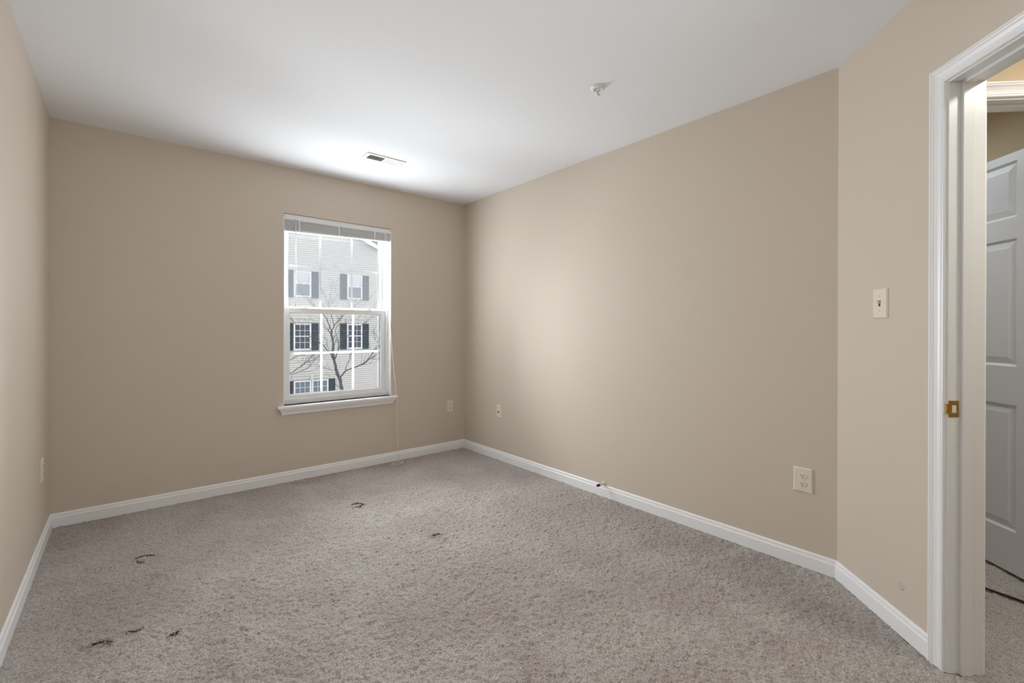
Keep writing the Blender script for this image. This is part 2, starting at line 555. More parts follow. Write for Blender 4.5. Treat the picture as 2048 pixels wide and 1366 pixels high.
# returned ends slope in towards the bottom
k = len(apr)
pts = []
for side, sx in ((0.896, 1), (1.849, -1)):
    for y, z in apr:
        pts.append((side + sx * (0.036 + y) * 0.9, y, z))
fs = [(i, (i + 1) % k, k + (i + 1) % k, k + i) for i in range(k)] + [tuple(range(k - 1, -1, -1)), tuple(range(k, 2 * k))]
mb.poly(pts, fs)
mb.build('apron', 'white_trim_paint', win)

# ------------------------------------------------------------------ mini blind pulled up at the head of the window
bl = thing('mini_blind', 'white mini blind drawn up to the top of the window, cord trailing to the carpet', 'window blind', (1.375, YB, WZ1))
X0, X1 = 0.944 - 1.375, 1.805 - 1.375
zt = 2.0785 - WZ1
mb = MB()
mb.box(X0, X1, 0.004, 0.008, zt - 0.036, zt).box(X0, X1, 0.032, 0.035, zt - 0.036, zt).box(X0, X1, 0.008, 0.032, zt - 0.036, zt - 0.033)
mb.box(X0, X1, 0.001, 0.004, zt - 0.006, zt).box(X0, X1, 0.001, 0.004, zt - 0.036, zt - 0.030)
mb.build('headrail', 'blind_vinyl', bl, bevel=0.0008)
for x0, x1 in ((X0 - 0.011, X0), (X1, X1 + 0.011)):
    MB().box(x0, x1, 0.002, 0.036, zt - 0.038, zt + 0.002).build('mounting_bracket', 'ivory_plastic', bl, bevel=0.001)
random.seed(4)
zb0 = zt - 0.040
NS = 34
mb = MB()


def slat_z(i, x):
    u = (x - X0) / (X1 - X0)
    low = (0.081 * (1 - u) + 0.058 * u)
    return zb0 - low * (i + 0.5) / NS


for i in range(NS):
    dy = random.uniform(-0.0022, 0.0022); dx = random.uniform(-0.002, 0.002); tilt = random.uniform(-0.0006, 0.0006)
    pts, fs = [], []
    n = 12
    for j in range(n + 1):
        x = X0 - 0.006 + dx + (X1 - X0 + 0.012) * j / n
        for kk, (y, c) in enumerate(((0.0, 0), (0.0065, 0.0011), (0.0125, 0.0015), (0.0185, 0.0011), (0.025, 0))):
            pts.append((x, 0.004 + y + dy, slat_z(i, x) + c * 0.4 + tilt * math.sin(j * 1.3 + i) - 0.0006))
    for j in range(n):
        for kk in range(4):
            a = j * 5 + kk
            fs.append((a, a + 1, a + 6, a + 5))
    top = len(pts)
    pts += [(p[0], p[1], p[2] + 0.0011) for p in pts]
    fs2 = [tuple(top + q for q in f[::-1]) for f in fs]
    side = []
    for j in range(n):
        side.append((j * 5, (j + 1) * 5, top + (j + 1) * 5, top + j * 5))
        side.append((j * 5 + 4, top + j * 5 + 4, top + (j + 1) * 5 + 4, (j + 1) * 5 + 4))
    for kk in range(4):
        side.append((kk, top + kk, top + kk + 1, kk + 1))
        e = n * 5
        side.append((e + kk, e + kk + 1, top + e + kk + 1, top + e + kk))
    mb.poly(pts, fs + fs2 + side)
mb.build('slat_stack', 'blind_vinyl', bl)
mb = MB()
pa, pb = zb0 - 0.083, zb0 - 0.060
pts = []
for x, z in ((X0 - 0.006, pa), (X1 + 0.004, pb)):
    pts += [(x, 0.003, z), (x, 0.029, z), (x, 0.029, z - 0.009), (x, 0.026, z - 0.011), (x, 0.006, z - 0.011), (x, 0.003, z - 0.009)]
mb.poly(pts, [(0, 1, 2, 3, 4, 5), (11, 10, 9, 8, 7, 6)] + [(i, (i + 1) % 6, 6 + (i + 1) % 6, 6 + i) for i in range(6)])
mb.build('bottom_rail', 'blind_vinyl', bl, bevel=0.001)
for x in (-0.33, -0.02, 0.29, 0.385):
    u = (x - X0) / (X1 - X0)
    mb = MB().box(x - 0.0045, x + 0.0045, 0.0005, 0.0016, zb0 - 0.095 + 0.023 * u, zb0 + 0.004)
    mb.build('ladder_tape', 'blind_vinyl', bl)
xw = 1.0145 - 1.375
w = MB().tube([(xw, -0.004, 2.030 - WZ1), (xw + 0.0005, -0.006, 1.70 - WZ1), (xw, -0.007, 1.362 - WZ1)], 0.0033, 8).build('tilt_wand', 'clear_wand', bl)
MB().tube([(xw, 0.012, 2.046 - WZ1), (xw, 0.0, 2.050 - WZ1), (xw, -0.005, 2.043 - WZ1), (xw, -0.004, 2.026 - WZ1)], 0.0018, 6).build('wand_hook', 'chrome', w)


def bx(x, y, z):
    return (x - 1.375, y - YB, z - WZ1)


cordp = [bx(1.772, YB + 0.002, 2.046), bx(1.775, YB - 0.004, 1.95), bx(1.783, YB - 0.010, 1.70), bx(1.795, YB - 0.018, 1.35), bx(1.818, YB - 0.032, 0.95),
         bx(1.838, YB - 0.046, 0.70), bx(1.846, YB - 0.054, 0.596), bx(1.848, YB - 0.055, 0.560), bx(1.850, YB - 0.045, 0.50), bx(1.853, YB - 0.036, 0.40), bx(1.862, YB - 0.030, 0.24),
         bx(1.872, YB - 0.028, 0.12), bx(1.880, YB - 0.034, 0.05), bx(1.878, YB - 0.060, 0.011), bx(1.850, YB - 0.085, 0.010), bx(1.800, YB - 0.092, 0.010),
         bx(1.770, YB - 0.112, 0.010), bx(1.778, YB - 0.135, 0.010), bx(1.812, YB - 0.146, 0.011), bx(1.838, YB - 0.140, 0.011)]


def smooth_path(p, n=6):
    p = [Vector(q) for q in p]
    out = []
    for i in range(len(p) - 1):
        a, b, c, d = p[max(i - 1, 0)], p[i], p[i + 1], p[min(i + 2, len(p) - 1)]
        for k in range(n):
            t = k / n
            out.append(0.5 * ((2 * b) + (c - a) * t + (2 * a - 5 * b + 4 * c - d) * t * t + (3 * b - a - 3 * c + d) * t ** 3))
    out.append(p[-1])
    return out


co = MB().tube(smooth_path(cordp), 0.0025, 6).build('lift_cord', 'cream_cord', bl)
for (x, y, a) in ((1.838, YB - 0.140, 0.35), (1.856, YB - 0.133, 0.9)):
    Mx = Matrix.Translation(Vector(bx(x, y, 0.0115))) @ Matrix.Rotation(a, 4, 'Z') @ Matrix.Rotation(PI / 2, 4, 'Y')
    MB().lathe([(0.0025, 0), (0.004, 0.003), (0.0055, 0.015), (0.0072, 0.028), (0.0055, 0.031)], 12, Mx).build('tassel', 'cream_cord', co)

# ------------------------------------------------------------------ bedroom doorway (no leaf in view): casing, jamb, strike plate
d1 = thing('door_1', 'white moulded door casing and jamb in the angled wall', 'doorway', (XR, YC, 0), ANG, None, 'structure')
CAS = [(0.0, 0.0), (0.0, 0.007), (0.0025, 0.0115), (0.0065, 0.0120), (0.0085, 0.0075), (0.0105, 0.0075), (0.0115, 0.0105), (0.016, 0.0105), (0.018, 0.0090), (0.026, 0.0100), (0.036, 0.0135), (0.041, 0.0175), (0.0435, 0.0185),
       (0.0455, 0.0140), (0.0475, 0.0140), (0.0490, 0.0185), (0.0535, 0.0185), (0.057, 0.0140), (0.057, 0.0)]       # (across the width, out from the wall)


def casing(parent, x0, x1, head, sgn, y_face, name='casing', along='x'):
    """three mitred runs round an opening x0..x1; sgn = direction the moulding stands out"""
    objs = []
    rv = 0.006
    k = len(CAS)

    def put(p, w_, o_):
        return (p, y_face + sgn * o_, w_) if along == 'x' else (y_face + sgn * o_, p, w_)
    # left leg, head, right leg
    legs = []
    L = []
    for z_top in (0, 1):
        for w_, o_ in CAS:
            L.append(put(x0 - rv - w_, 0.0 if z_top == 0 else head + rv + w_, o_))
    Rr = []
    for z_top in (0, 1):
        for w_, o_ in CAS:
            Rr.append(put(x1 + rv + w_, 0.0 if z_top == 0 else head + rv + w_, o_))
    Hd = []
    for side in (0, 1):
        for w_, o_ in CAS:
            Hd.append(put(x0 - rv - w_ if side == 0 else x1 + rv + w_, head + rv + w_, o_))
    for nm, P in (('casing_leg', L), ('casing_head', Hd), ('casing_leg', Rr)):
        m = MB()
        m.poly(P, [(i, (i + 1) % k, k + (i + 1) % k, k + i) for i in range(k)] + [tuple(range(k - 1, -1, -1)), tuple(range(k, 2 * k))])
        objs.append(m.build(nm, 'white_trim_paint', parent))
    return objs


casing(d1, S0, S1, HEAD, -1, 0.0)
mb = MB()
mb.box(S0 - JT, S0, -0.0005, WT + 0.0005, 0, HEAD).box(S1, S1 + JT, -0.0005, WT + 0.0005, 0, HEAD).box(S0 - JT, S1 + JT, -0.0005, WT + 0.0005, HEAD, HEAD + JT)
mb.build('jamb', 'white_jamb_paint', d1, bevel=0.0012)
SP = 0.011
mb = MB()
mb.box(S0, S0 + SP, 0.037, 0.074, 0, HEAD).box(S1 - SP, S1, 0.037, 0.074, 0, HEAD).box(S0 + SP, S1 - SP, 0.037, 0.074, HEAD - SP, HEAD)
mb.build('door_stop_strip', 'white_jamb_paint', d1, bevel=0.0022, bseg=3)
casing(d1, S0, S1, HEAD, 1, WT)
# brass strike plate on the far jamb: plate with a latch hole and a lip bent round the edge
mb = MB()
zc = 0.914
y0, y1, z0, z1 = 0.0005, 0.034, zc - 0.0285, zc + 0.0285
hy0, hy1, hz0, hz1 = 0.012, 0.026, zc - 0.013, zc + 0.013
e = S0 + 0.0016
for a in ((y0, y1, z0, hz0), (y0, y1, hz1, z1), (y0, hy0, hz0, hz1), (hy1, y1, hz0, hz1)):
    mb.box(S0 + 0.0002, e, *a)
mb.box(S0 - 0.004, e, -0.0055, 0.0005, zc - 0.017, zc + 0.017)
mb.box(S0 - 0.007, S0 - 0.003, -0.0062, -0.0045, zc - 0.017, zc + 0.017)
sp = mb.build('strike_plate', 'brass', d1, bevel=0.0006)
MB().box(S0 + 0.0002, S0 + 0.0006, hy0, hy1, hz0, hz1).build('latch_hole', 'white_jamb_paint', sp)
for z in (zc - 0.0205, zc + 0.0205):
    Mx = Matrix.Translation((S0 + 0.0014, 0.019, z)) @ Matrix.Rotation(PI / 2, 4, 'Y')
    MB().lathe([(0.0036, 0), (0.0034, 0.0008), (0.002, 0.0012)], 12, Mx).build('screw', 'dull_steel', sp)

# ------------------------------------------------------------------ doorway at the end of the hall and its open leaf
d2 = thing('door_2', 'white moulded casing of the second doorway, seen through the bedroom door', 'doorway', (XR, YC, 0), ANG, None, 'structure')
objs = casing(d2, D2A, D2B, HEAD, 1, HS1, along='y')
mb = MB()
mb.box(HS0, HS1, D2A - JT, D2A, 0, HEAD).box(HS0, HS1, D2B, D2B + JT, 0, HEAD).box(HS0, HS1, D2A - JT, D2B + JT, HEAD, HEAD + JT)
mb.build('jamb', 'white_jamb_paint', d2, bevel=0.0012)
mb = MB()
mb.box(0.392, 0.428, D2A, D2A + SP, 0, HEAD).box(0.392, 0.428, D2B - SP, D2B, 0, HEAD).box(0.392, 0.428, D2A + SP, D2B - SP, HEAD - SP, HEAD)
mb.build('door_stop_strip', 'white_jamb_paint', d2, bevel=0.002)

# six-panel leaf, swung open; local x = along the leaf from the hinge, y = thickness
DW, DH, DT = 0.735, 2.026, 0.035
leaf = thing('door_3', 'white six-panel door standing open past the hall', 'door', st(0.350, 0.866, 0.016), ANG + PI, None, 'structure')
# after the turn, local +x points away from the hall and local +y faces the viewer
stile, mid = 0.112, 0.105
pw = (DW - 2 * stile - mid) / 2
rows = [(0.200, 0.810), (0.995, 1.612), (1.712, 1.985)]
rows = [(a, b) for a, b in rows]
cols = [(stile, stile + pw), (stile + pw + mid, DW - stile)]
mb = MB()
xs = [0, stile, stile + pw, stile + pw + mid, DW - stile, DW]
mb.box(0, stile, -DT / 2, DT / 2, 0, DH).box(DW - stile, DW, -DT / 2, DT / 2, 0, DH)
mb.box(stile + pw, stile + pw + mid, -DT / 2, DT / 2, 0, DH)
zs = [0] + [q for r in rows for q in r] + [DH]
for x0, x1 in cols:
    for i in range(0, len(zs), 2):
        mb.box(x0, x1, -DT / 2, DT / 2, zs[i], zs[i + 1])
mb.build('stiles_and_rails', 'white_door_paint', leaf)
for x0, x1 in cols:
    for z0, z1 in rows:
        m = MB()
        for sg in (-1, 1):
            rings = [(0.0, DT / 2), (0.004, DT / 2 - 0.003), (0.010, DT / 2 - 0.0085), (0.013, DT / 2 - 0.0095), (0.042, DT / 2 - 0.0035), (0.043, DT / 2 - 0.003)]
            pts, fs = [], []
            for q, y in rings:
                pts += [(x0 + q, sg * y, z0 + q), (x1 - q, sg * y, z0 + q), (x1 - q, sg * y, z1 - q), (x0 + q, sg * y, z1 - q)]
            for r in range(len(rings) - 1):
                for c in range(4):
                    fs.append((r * 4 + c, r * 4 + (c + 1) % 4, r * 4 + 4 + (c + 1) % 4, r * 4 + 4 + c))
            e = (len(rings) - 1) * 4
            fs.append((e, e + 1, e + 2, e + 3))
            m.poly(pts, fs)
        m.build('raised_panel', 'white_door_paint', leaf)

# black cable on the hall carpet
mb = MB().tube(smooth_path([st(-0.35, 0.36, 0.007), st(-0.15, 0.49, 0.007), st(0.05, 0.617, 0.007), st(0.147, 0.682, 0.007), st(0.30, 0.75, 0.007), st(0.60, 0.80, 0.007)]), 0.0055, 8)
tag(mb.build('power_cable', 'black_cable'), 'thin black cable lying on the carpet below the open six-panel door', 'cable')


# ------------------------------------------------------------------ wall plates
def plate_mesh(w, h, t=0.0065, ch=0.0055):
    m = MB()
    a, b = w / 2, h / 2
    pts = [(-a, 0, -b), (a, 0, -b), (a, 0, b), (-a, 0, b), (-a, -0.002, -b), (a, -0.002, -b), (a, -0.002, b), (-a, -0.002, b),
           (-a + ch, -t, -b + ch), (a - ch, -t, -b + ch), (a - ch, -t, b - ch), (-a + ch, -t, b - ch)]
    fs = [(0, 3, 2, 1), (8, 9, 10, 11)]
    for r in (0, 4):
        for c in range(4):
            fs.append((r + c, r + (c + 1) % 4, r + 4 + (c + 1) % 4, r + 4 + c))
    return m.poly(pts, fs)


def rounded(w, h, r, n=5):
    out = []
    for cx, cz, a0 in ((w / 2 - r, h / 2 - r, 0), (-w / 2 + r, h / 2 - r, 90), (-w / 2 + r, -h / 2 + r, 180), (w / 2 - r, -h / 2 + r, 270)):
        for i in range(n + 1):
            a = math.radians(a0 + 90 * i / n)
            out.append((cx + r * math.cos(a), cz + r * math.sin(a)))
    return out


YROT = Matrix.Rotation(PI / 2, 4, 'X')       # lathe axis z -> -y (out of the wall)


def screw(parent, x, z, t):
    MB().lathe([(0.0034, 0), (0.0034, 0.0006), (0.0022, 0.0012)], 12, Matrix.Translation((x, -t, z)) @ YROT).build('screw', 'ivory_plastic', parent)


def outlet(label, loc, rotz, w, h, group=None):
    o = thing('wall_outlet', label, 'electrical outlet', loc, rotz, 'duplex outlets on the walls')
    t = 0.0065
    plate_mesh(w, h).build('cover_plate', 'ivory_plastic', o, bevel=0.001)
    for zc_ in (0.0197, -0.0197):
        outl = [(x, z + zc_) for x, z in rounded(0.034, 0.028, 0.0125)]
        r = MB().prism(outl, 'y', -t + 0.001, -t - 0.0025).build('receptacle', 'ivory_plastic', o, bevel=0.0006)
        yf = -t - 0.0026
        m = MB().box(-0.0075, -0.0050, yf - 0.0003, yf + 0.002, zc_ - 0.0005, zc_ + 0.0085)
        m.build('slot', 'dark_slot', r)
        m = MB().box(0.0050, 0.0072, yf - 0.0003, yf + 0.002, zc_ + 0.0005, zc_ + 0.0080)
        m.build('slot', 'dark_slot', r)
        m = MB().prism([(0.0027 * math.cos(math.radians(a)), zc_ - 0.0072 + 0.0032 * math.sin(math.radians(a))) for a in range(0, 360, 30)], 'y', yf + 0.002, yf - 0.0003)
        m.build('ground_hole', 'dark_slot', r)
    screw(o, 0, 0, t)
    return o


outlet('ivory duplex outlet low on the wall to the right of the window', (2.437, YB, 0.430), 0, 0.070, 0.116)
outlet('large ivory duplex outlet near the corner with the angled door wall', (XR, 0.8195, 0.433), -PI / 2, 0.086, 0.124)
outlet('ivory duplex outlet seen edge-on low on the left wall', (XL, 3.500, 0.428), PI / 2, 0.080, 0.122)

o = thing('light_switch', 'ivory toggle light switch on the angled wall beside the door casing', 'light switch', st(0.2885, 0, 1.296), ANG)
plate_mesh(0.086, 0.124).build('cover_plate', 'ivory_plastic', o, bevel=0.001)
m = MB().box(-0.0050, 0.0050, -0.0072, -0.004, -0.0120, 0.0120)
m.build('toggle_slot', 'dark_slot', o)
m = MB()
m.poly([(-0.0042, -0.004, -0.002), (0.0042, -0.004, -0.002), (0.0042, -0.004, 0.0085), (-0.0042, -0.004, 0.0085),
        (-0.0036, -0.019, 0.0075), (0.0036, -0.019, 0.0075), (0.0036, -0.0175, 0.0130), (-0.0036, -0.0175, 0.0130)],
       [(0, 3, 2, 1), (4, 5, 6, 7), (0, 1, 5, 4), (1, 2, 6, 5), (2, 3, 7, 6), (3, 0, 4, 7)])
m.build('toggle', 'ivory_plastic', o, bevel=0.0008)
screw(o, 0, 0.030, 0.0065); screw(o, 0, -0.030, 0.0065)

o = thing('cable_jack', 'ivory cable jack plate with a dark metal connector low on the long wall', 'cable jack', (XR, 3.273, 0.440), -PI / 2)
plate_mesh(0.070, 0.116).build('cover_plate', 'ivory_plastic', o, bevel=0.001)
m = MB().lathe([(0.0078, 0), (0.0078, 0.004), (0.0062, 0.0045)], 6, Matrix.Translation((0, -0.0065, -0.004)) @ YROT, False)
nut = m.build('hex_nut', 'dull_steel', o)
prof = []
for i in range(7):
    prof += [(0.0046, 0.0042 + i * 0.0014), (0.0041, 0.0042 + i * 0.0014 + 0.0007)]
MB().lathe(prof, 14, Matrix.Translation((0, -0.0065, -0.004)) @ YROT).build('threaded_post', 'dull_steel', nut)
screw(o, 0, 0.021, 0.0065); screw(o, 0, -0.040, 0.0065)

# ------------------------------------------------------------------ door stop on the long wall
o = thing('door_stop', 'small off-white door stop with a black tip screwed above the baseboard of the long wall', 'door stop', (XR, 2.072, 0.092), -PI / 2)
MB().lathe([(0.017, 0), (0.017, 0.003), (0.013, 0.007), (0.009, 0.012), (0.0075, 0.020)], 20, YROT).build('base_flange', 'off_white_rubber', o)
Mt = Matrix.Rotation(math.radians(-16), 4, 'X') @ YROT
MB().lathe([(0.0075, 0.016), (0.0062, 0.030), (0.0062, 0.052), (0.0070, 0.054)], 16, YROT).build('shaft', 'off_white_rubber', o)
MB().lathe([(0.0088, 0.052), (0.0095, 0.056), (0.0095, 0.070), (0.0078, 0.076)], 16, YROT).build('tip', 'black_rubber', o)

# tiny grommet hole near the corner
o = thing('wall_hole', 'tiny dark screw hole with a pale rim just above the baseboard by the far corner', 'hole', (XR, 3.727, 0.1005), -PI / 2)
MB().lathe([(0.0065, 0.0), (0.0075, 0.0015), (0.0055, 0.002), (0.0045, 0.0008)], 16, YROT).build('rim', 'off_white_rubber', o)
MB().lathe([(0.0042, 0.0004), (0.0042, 0.0014)], 14, YROT).build('hole_core', 'dark_slot', o)

# ------------------------------------------------------------------ ceiling register
o = thing('ceiling_vent', 'white rectangular air vent in the ceiling by the window wall', 'air vent', (1.456, 3.203, H))
m = MB()
VX, VY = 0.1525, 0.067
bx0, bx1, by = 0.122, 0.007, 0.040
t0 = -0.007
# face plate with two openings, edges sloped up to the ceiling
for a in ((-VX + 0.006, VX - 0.006, -VY + 0.006, -by), (-VX + 0.006, VX - 0.006, by, VY - 0.006)):
    m.box(a[0], a[1], a[2], a[3], t0, t0 + 0.0015)
for a in ((-VX + 0.006, -bx0), (-bx1, bx1), (bx0, VX - 0.006)):
    m.box(a[0], a[1], -by, by, t0, t0 + 0.0015)
p1 = [(-VX, -VY), (VX, -VY), (VX, VY), (-VX, VY)]
p2 = [(-VX + 0.006, -VY + 0.006), (VX - 0.006, -VY + 0.006), (VX - 0.006, VY - 0.006), (-VX + 0.006, VY - 0.006)]
m.poly([(x, y, 0) for x, y in p1] + [(x, y, t0) for x, y in p2], [(i, (i + 1) % 4, 4 + (i + 1) % 4, 4 + i) for i in range(4)])
m.build('face_plate', 'vent_enamel', o)
for side in (-1, 1):
    m = MB()
    n = 11
    x0, x1 = (-bx0, -bx1) if side < 0 else (bx1, bx0)
    for i in range(n):
        xc = x0 + (x1 - x0) * (i + 0.5) / n
        Mx = Matrix.Translation((xc, 0, t0 + 0.0022)) @ Matrix.Rotation(math.radians(side * 46), 4, 'Y')
        m.box(-0.0058, 0.0058, -by, by, -0.0004, 0.0004, Mx)
    m.build('louver_bank', 'vent_enamel', o)
MB().box(-bx0 - 0.004, bx0 + 0.004, -by - 0.003, by + 0.003, -0.0006, -0.0002).build('duct_opening', 'duct_dark', o)
for x in (-0.139, 0.139):
    MB().lathe([(0.0038, 0), (0.0036, 0.001), (0.002, 0.0016)], 12, Matrix.Translation((x, 0, t0)) @ Matrix.Rotation(PI, 4, 'X')).build('screw', 'dull_steel', o)

# ------------------------------------------------------------------ fire sprinkler
o = thing('fire_sprinkler', 'small white round fire sprinkler head hanging from the ceiling', 'fire sprinkler', (1.868, 1.534, H))
FL = Matrix.Rotation(PI, 4, 'X')
MB().lathe([(0.036, 0), (0.0375, 0.002), (0.037, 0.005), (0.031, 0.010), (0.024, 0.013), (0.021, 0.013), (0.020, 0.004), (0.008, 0.003)], 36, FL).build('escutcheon', 'sprinkler_white', o)
m = MB().lathe([(0.010, 0.003), (0.010, 0.012), (0.0075, 0.015), (0.0060, 0.019), (0.0030, 0.020)], 18, FL)
fr = m.build('sprinkler_body', 'sprinkler_white', o)
for sx in (-1, 1):
    MB().tube([(sx * 0.0085, 0, -0.012), (sx * 0.0125, 0, -0.020), (sx * 0.0115, 0, -0.028), (sx * 0.004, 0, -0.036)], 0.0017, 8).build('frame_arm', 'sprinkler_white', fr)
MB().lathe([(0.0016, 0.019), (0.0020, 0.027), (0.0016, 0.034)], 10, FL).build('glass_bulb', 'dull_steel', fr)
m = MB().lathe([(0.004, 0.035), (0.006, 0.037), (0.013, 0.0385), (0.0135, 0.0395), (0.005, 0.0400), (0.002, 0.043)], 24, FL)
m.build('deflector', 'sprinkler_white', o)

# ------------------------------------------------------------------ torn and burnt spots in the carpet (parts of the floor)
random.seed(11)


def tear(pts, width, ragged=0.004, tufts=14):
    """ragged dark split following a curved line, with frayed yarn along its edge"""
    m = MB()
    path = smooth_path([Vector((x, y, 0)) for x, y in pts], 8)
    n = len(path)
    P, Fc = [], []
    for i, q in enumerate(path):
        d = (path[min(i + 1, n - 1)] - path[max(i - 1, 0)]).normalized()
        nn = Vector((-d.y, d.x, 0))
        w_ = width * math.sin(PI * (i + 0.4) / (n - 0.2)) ** 0.6 * random.uniform(0.55, 1.25)
        j = random.uniform(-ragged, ragged)
        P += [q + nn * (j - w_ / 2) + Vector((0, 0, 0.0022)), q + nn * j + Vector((0, 0, 0.0046)), q + nn * (j + w_ / 2) + Vector((0, 0, 0.0022))]
    for i in range(n - 1):
        for c in (0, 1):
            Fc.append((i * 3 + c, i * 3 + 3 + c, i * 3 + 4 + c, i * 3 + 1 + c))
    m.poly(P, Fc)
    o_ = m.build('carpet_tear', 'dark_backing', floor)
    m = MB()
    for _ in range(tufts):
        q = random.choice(path)
        a = random.uniform(0, 2 * PI)
        q = q + Vector((math.cos(a), math.sin(a), 0)) * width * 0.8
        b = random.uniform(0, 2 * PI)
        dd = Vector((math.cos(b), math.sin(b), 0))
        m.tube([q + Vector((0, 0, 0.0005)), q + dd * 0.004 + Vector((0, 0, 0.005)), q + dd * 0.010 + Vector((0, 0, 0.005))], [0.0016, 0.0014, 0.0008], 5)
    m.build('frayed_yarn', 'dark_backing' if tufts < 6 else 'taupe_carpet', o_)
    return o_


tear([(1.1599, 3.051), (1.1941, 3.0687), (1.2184, 3.0426), (1.2218, 2.9995)], 0.013)
tear([(1.1705, 3.0081), (1.1868, 2.989), (1.2158, 3.0102), (1.2400, 3.0140)], 0.012)
tear([(1.3395, 2.2992), (1.3631, 2.3003), (1.3914, 2.2978)], 0.026, 0.006)
tear([(0.0354, 3.0446), (0.0657, 3.0599), (0.0959, 3.0451), (0.1257, 3.0167)], 0.014)
tear([(0.0408, 3.007), (0.0563, 2.9876), (0.0739, 2.9827)], 0.015)
tear([(0.1288, 2.2035), (0.1487, 2.1982), (0.1694, 2.2002)], 0.024, 0.005)
tear([(-0.0973, 2.3265), (-0.0774, 2.3152), (-0.0636, 2.3235)], 0.016, 0.005)
tear([(-0.0577, 2.3131), (-0.0500, 2.3030), (-0.0430, 2.2918)], 0.014, 0.004)
tear([(0.0062, 2.3288), (0.0302, 2.3204), (0.0530, 2.3169)], 0.009, 0.004)
tear([(1.5140, 3.3160), (1.5180, 3.3130), (1.5220, 3.3100)], 0.010, 0.002)

# ------------------------------------------------------------------ hall ceiling lamp and added fill lights (all outside the picture)
def dome_lamp(label, loc, power, color):
    o = thing('ceiling_light', label, 'ceiling light', loc)
    MB().lathe([(0.15, 0.0), (0.15, 0.022), (0.14, 0.026)], 40, FL).build('base_pan', 'sprinkler_white', o)
    MB().lathe([(0.138, 0.026), (0.130, 0.050), (0.105, 0.075), (0.06, 0.092), (0.01, 0.097)], 40, FL).build('glass_dome', 'lit_dome', o)
    add_light('lamp_glow', 'AREA', (loc[0], loc[1], loc[2] - 0.105), power, color, 0.26)
    return o


h = st(1.75, 0, 1.62)  # added fill source that brightens the left and back walls
o = thing('fill_light', 'added fill light panel on the angled wall past the doorway, outside the picture', 'fill light', h, ANG)
MB().prism(rounded(0.50, 0.50, 0.05), 'y', 0, -0.02).build('back_plate', 'sprinkler_white', o, bevel=0.003)
MB().prism(rounded(0.46, 0.46, 0.06), 'y', -0.02, -0.07).build('fill_diffuser', 'lit_dome', o, bevel=0.02, bseg=4)
h2 = st(1.75, -0.085, 1.62)
add_light('lamp_glow', 'AREA', h2, ROOM_FILL_W, (0.97, 0.985, 1.0), 0.42, (math.radians(107), 0, math.radians(68)), False, 0.42)
h = st(1.15, 0.62, H)
dome_lamp('round flush ceiling light in the hall', (h.x, h.y, H), HALL_LAMP_W, (1.0, 0.975, 0.915))
h = st(-0.75, 0.25, H)  # added unseen lamp standing in for daylight in the second room
dome_lamp('added ceiling fill light in the room past the hall', (h.x, h.y, H), SECOND_FILL_W, (0.85, 0.94, 1.0))

# ------------------------------------------------------------------ outside: ground, house opposite, trees
GZ = -3.35
MB().box(-60, 70, YB + 0.2, 90, GZ - 0.3, GZ).build('ground', 'winter_ground')
struct(bpy.data.objects['ground'], 'pale winter ground between the houses, below the window', 'ground')

HY = 24.345
hs = thing('house', 'pale three-storey house with dark shutters across the way', 'house', (7.5, HY, GZ))


def hx(x):
    return x - 7.5


def hz(z):
    return z - GZ


HX0, HX1 = 4.2, 10.74
APX, APZ = 7.5, 7.06
SL = 0.443


def roof_at(x):
    return APZ - SL * abs(x - APX)


def siding(parent, x0, x1, z0, z1, clip, mat, y=0.0, name='siding'):
    m = MB()
    z = z0
    pitch = 0.112
    while z < z1 - 1e-4:
        zt_ = min(z + pitch, z1)
        def ext(zz):
            if not clip:
                return x0, x1
            lo = max(x0, APX - (APZ - zz) / SL); hi = min(x1, APX + (APZ - zz) / SL)
            return lo, hi
        a0, a1 = ext(z); b0, b1 = ext(zt_)
        if a1 - a0 < 0.02:
            break
        if b1 < b0:
            b0 = b1 = (a0 + a1) / 2
        m.poly([(hx(a0), y - 0.035, hz(z)), (hx(a1), y - 0.035, hz(z)), (hx(b1), y + 0.020, hz(zt_)), (hx(b0), y + 0.020, hz(zt_)),
                (hx(a0), y + 0.024, hz(z)), (hx(a1), y + 0.024, hz(z))], [(0, 1, 2, 3), (4, 5, 1, 0)])
        z = zt_
    return m.build(name, mat, parent)


siding(hs, HX0, HX1, GZ + 0.2, 7.05, True, 'house_siding')
